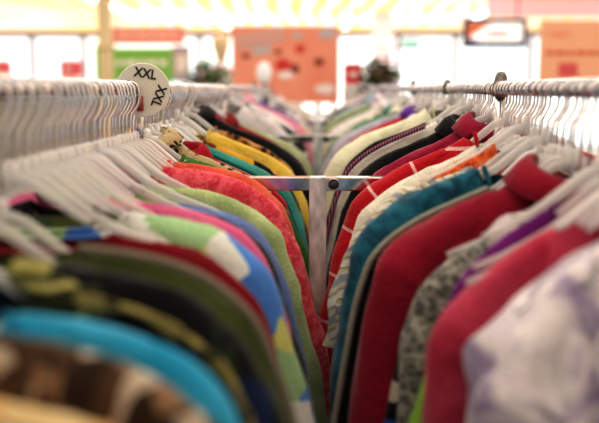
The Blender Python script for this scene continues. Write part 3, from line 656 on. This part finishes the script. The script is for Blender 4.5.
# mannequin
Y = 7.5
def body_loft(rings, mat, name, parent, n=20):
    V = []
    for (x, y, z, a, b) in rings:
        for k in range(n): q = 2 * PI * k / n; V.append((x + a * math.cos(q), y + b * math.sin(q), z))
    m = len(rings)
    return obj(name, V, [(i * n + k, i * n + (k + 1) % n, (i + 1) * n + (k + 1) % n, (i + 1) * n + k) for i in range(m - 1) for k in range(n)] + [tuple(range(n - 1, -1, -1)), tuple((m - 1) * n + k for k in range(n))], mat, parent, True)
p = at(221, 45, Y); hz = at(221, 55, Y).z; tz = at(221, 33, Y).z; k = tz - hz
t = empty('mannequin', 'mannequin with beige head and white top behind the orange sign', 'mannequin', (p.x, Y, 0))
skin = base('mannequin_beige', 'd8c8a4', .5); wt = base('white_top_cloth', 'f6f2f4', .8)
body_loft([(0, 0, hz - .09, .045, .045), (0, 0, hz - .02, .043, .043), (0, -.01, hz + k * .06, .055, .06), (0, -.01, hz + k * .25, .068, .078), (0, 0, hz + k * .5, .078, .092), (0, 0, hz + k * .75, .074, .088), (0, .005, hz + k * .93, .05, .06), (0, .005, tz, .01, .015)], skin, 'head', t)
body_loft([(0, 0, .72, .15, .10), (0, 0, .85, .165, .11), (0, 0, 1.0, .13, .09), (0, 0, hz - .38, .15, .10), (0, 0, hz - .2, .185, .10), (0, 0, hz - .13, .165, .08), (0, 0, hz - .085, .07, .06), (0, 0, hz - .06, .05, .05)], wt, 'top', t)
for s in (-1, 1):
    MB().tube([(s * .165, 0, hz - .15), (s * .2, 0, hz - .25), (s * .215, .01, hz - .45), (s * .22, -.04, hz - .68)], [.05, .047, .04, .03], 12).build('arm', wt, t, True)
    MB().tube([(s * .08, 0, .75), (s * .085, 0, .42), (s * .085, .02, .06)], [.085, .06, .04], 12).build('leg', skin, t, True)
MB().lathe([(.2, 0), (.2, .015), (.02, .03), (.012, .08)], 24).build('base', M_chrome, t, True)
# potted greenery
def plant(px0, px1, py0, Y, c1, c2, c3, label, seed, n=420):
    rnd = random.Random(seed); a = at(px0, 80, Y).x; c = at(px1, 80, Y).x; top = at(200, py0, Y).z; w = (c - a) / 2
    t = empty('potted_plant', label, 'plant', ((a + c) / 2, Y, 0)); z0 = EYE - .35
    MB().box(-w * .8, w * .8, -.16, .16, 0, z0 - .22, .01).build('pedestal', M_wallw, t)
    MB().lathe([(.09, z0 - .22), (.13, z0 - .02), (.14, z0), (.125, z0), (.11, z0 - .03)], 20).build('pot', base('clay_pot', 'a05a3c', .7), t, True)
    for i, col in enumerate((c1, c2, c3)):
        m = MB()
        for q in range(n // 3):
            th = rnd.uniform(0, 2 * PI); r = rnd.random() ** .5; hgt = rnd.random()
            x = w * .95 * r * math.cos(th); y = .18 * r * math.sin(th); z = z0 + (top - z0) * (hgt * (1 - .22 * r * r) )
            l = rnd.uniform(.06, .10); wd = l * .4; g = rnd.uniform(0, 2 * PI); el = rnd.uniform(-.5, .7)
            dx, dy, dz = math.cos(g) * math.cos(el), math.sin(g) * math.cos(el), math.sin(el); sx, sy = -math.sin(g), math.cos(g)
            m.add([(x, y, z), (x + dx * l * .5 + sx * wd, y + dy * l * .5 + sy * wd, z + dz * l * .5 + .008), (x + dx * l, y + dy * l, z + dz * l - .01), (x + dx * l * .5 - sx * wd, y + dy * l * .5 - sy * wd, z + dz * l * .5 + .008)], [(0, 1, 2, 3)])
        m.build('foliage', base('leaf_' + col, col, .6), t)
    m = MB()
    for i in range(7):
        th = i * .9; m.tube([(0, 0, z0 - .02), (w * .3 * math.cos(th), .06 * math.sin(th), (z0 + top) / 2), (w * .55 * math.cos(th), .1 * math.sin(th), top - .06)], .006, 6)
    m.build('stem', base('twig', '5c4028', .8), t, True)
plant(185, 232, 58, 6.8, '4c9436', '2f5c22', '8a5430', 'bushy green and brown plant left of the orange sign', 3)
plant(361, 396, 56, 6.0, '4a7034', '7c6c34', '6a4632', 'dark brown and green plant right of the orange sign', 5)
# ------------------------------------------------------------------ light
W = bpy.data.worlds.new('World'); sc.world = W; W.use_nodes = True
W.node_tree.nodes['Background'].inputs['Color'].default_value = (.78, .9, 1, 1); W.node_tree.nodes['Background'].inputs['Strength'].default_value = .5
def area(name, loc, rot, sx, sy, e, col=(1, 1, 1)):
    l = bpy.data.lights.new(name, 'AREA'); l.shape = 'RECTANGLE'; l.size = sx; l.size_y = sy; l.energy = e; l.color = col
    o = bpy.data.objects.new(name, l); C.objects.link(o); o.location = loc; o.rotation_euler = rot; return o
area('ceiling_panel_near', (0, 2.4, HC - .06), (0, 0, 0), 3.0, 5.0, 52, (.83, .93, 1))
area('ceiling_panel_far', (0, 8.0, HC - .06), (0, 0, 0), 9.0, 6.0, 120, (.95, .98, 1))
area('ceiling_panel_rear', (0, 15.0, HC - .2), (0, 0, 0), 16.0, 8.0, 200, (.95, .97, 1))
area('side_lamp_left', (-5, 3, 2.0), (0, math.radians(-80), 0), 2.0, 5.0, 10, (.95, .98, 1))  # unseen lamp added to light the clothes from the left, no window here
area('side_lamp_right', (5, 2.5, 2.0), (0, math.radians(80), 0), 2.0, 5.0, 10, (.95, .98, 1))  # its unseen twin on the right, likewise no window
sc.view_settings.view_transform = 'Standard'; sc.view_settings.look = 'None'; sc.view_settings.exposure = 0.0; sc.view_settings.gamma = 0.78
sc.cycles.use_denoising = True
sc.cycles.max_bounces = 8; sc.cycles.transparent_max_bounces = 8; sc.cycles.caustics_reflective = False; sc.cycles.caustics_refractive = False
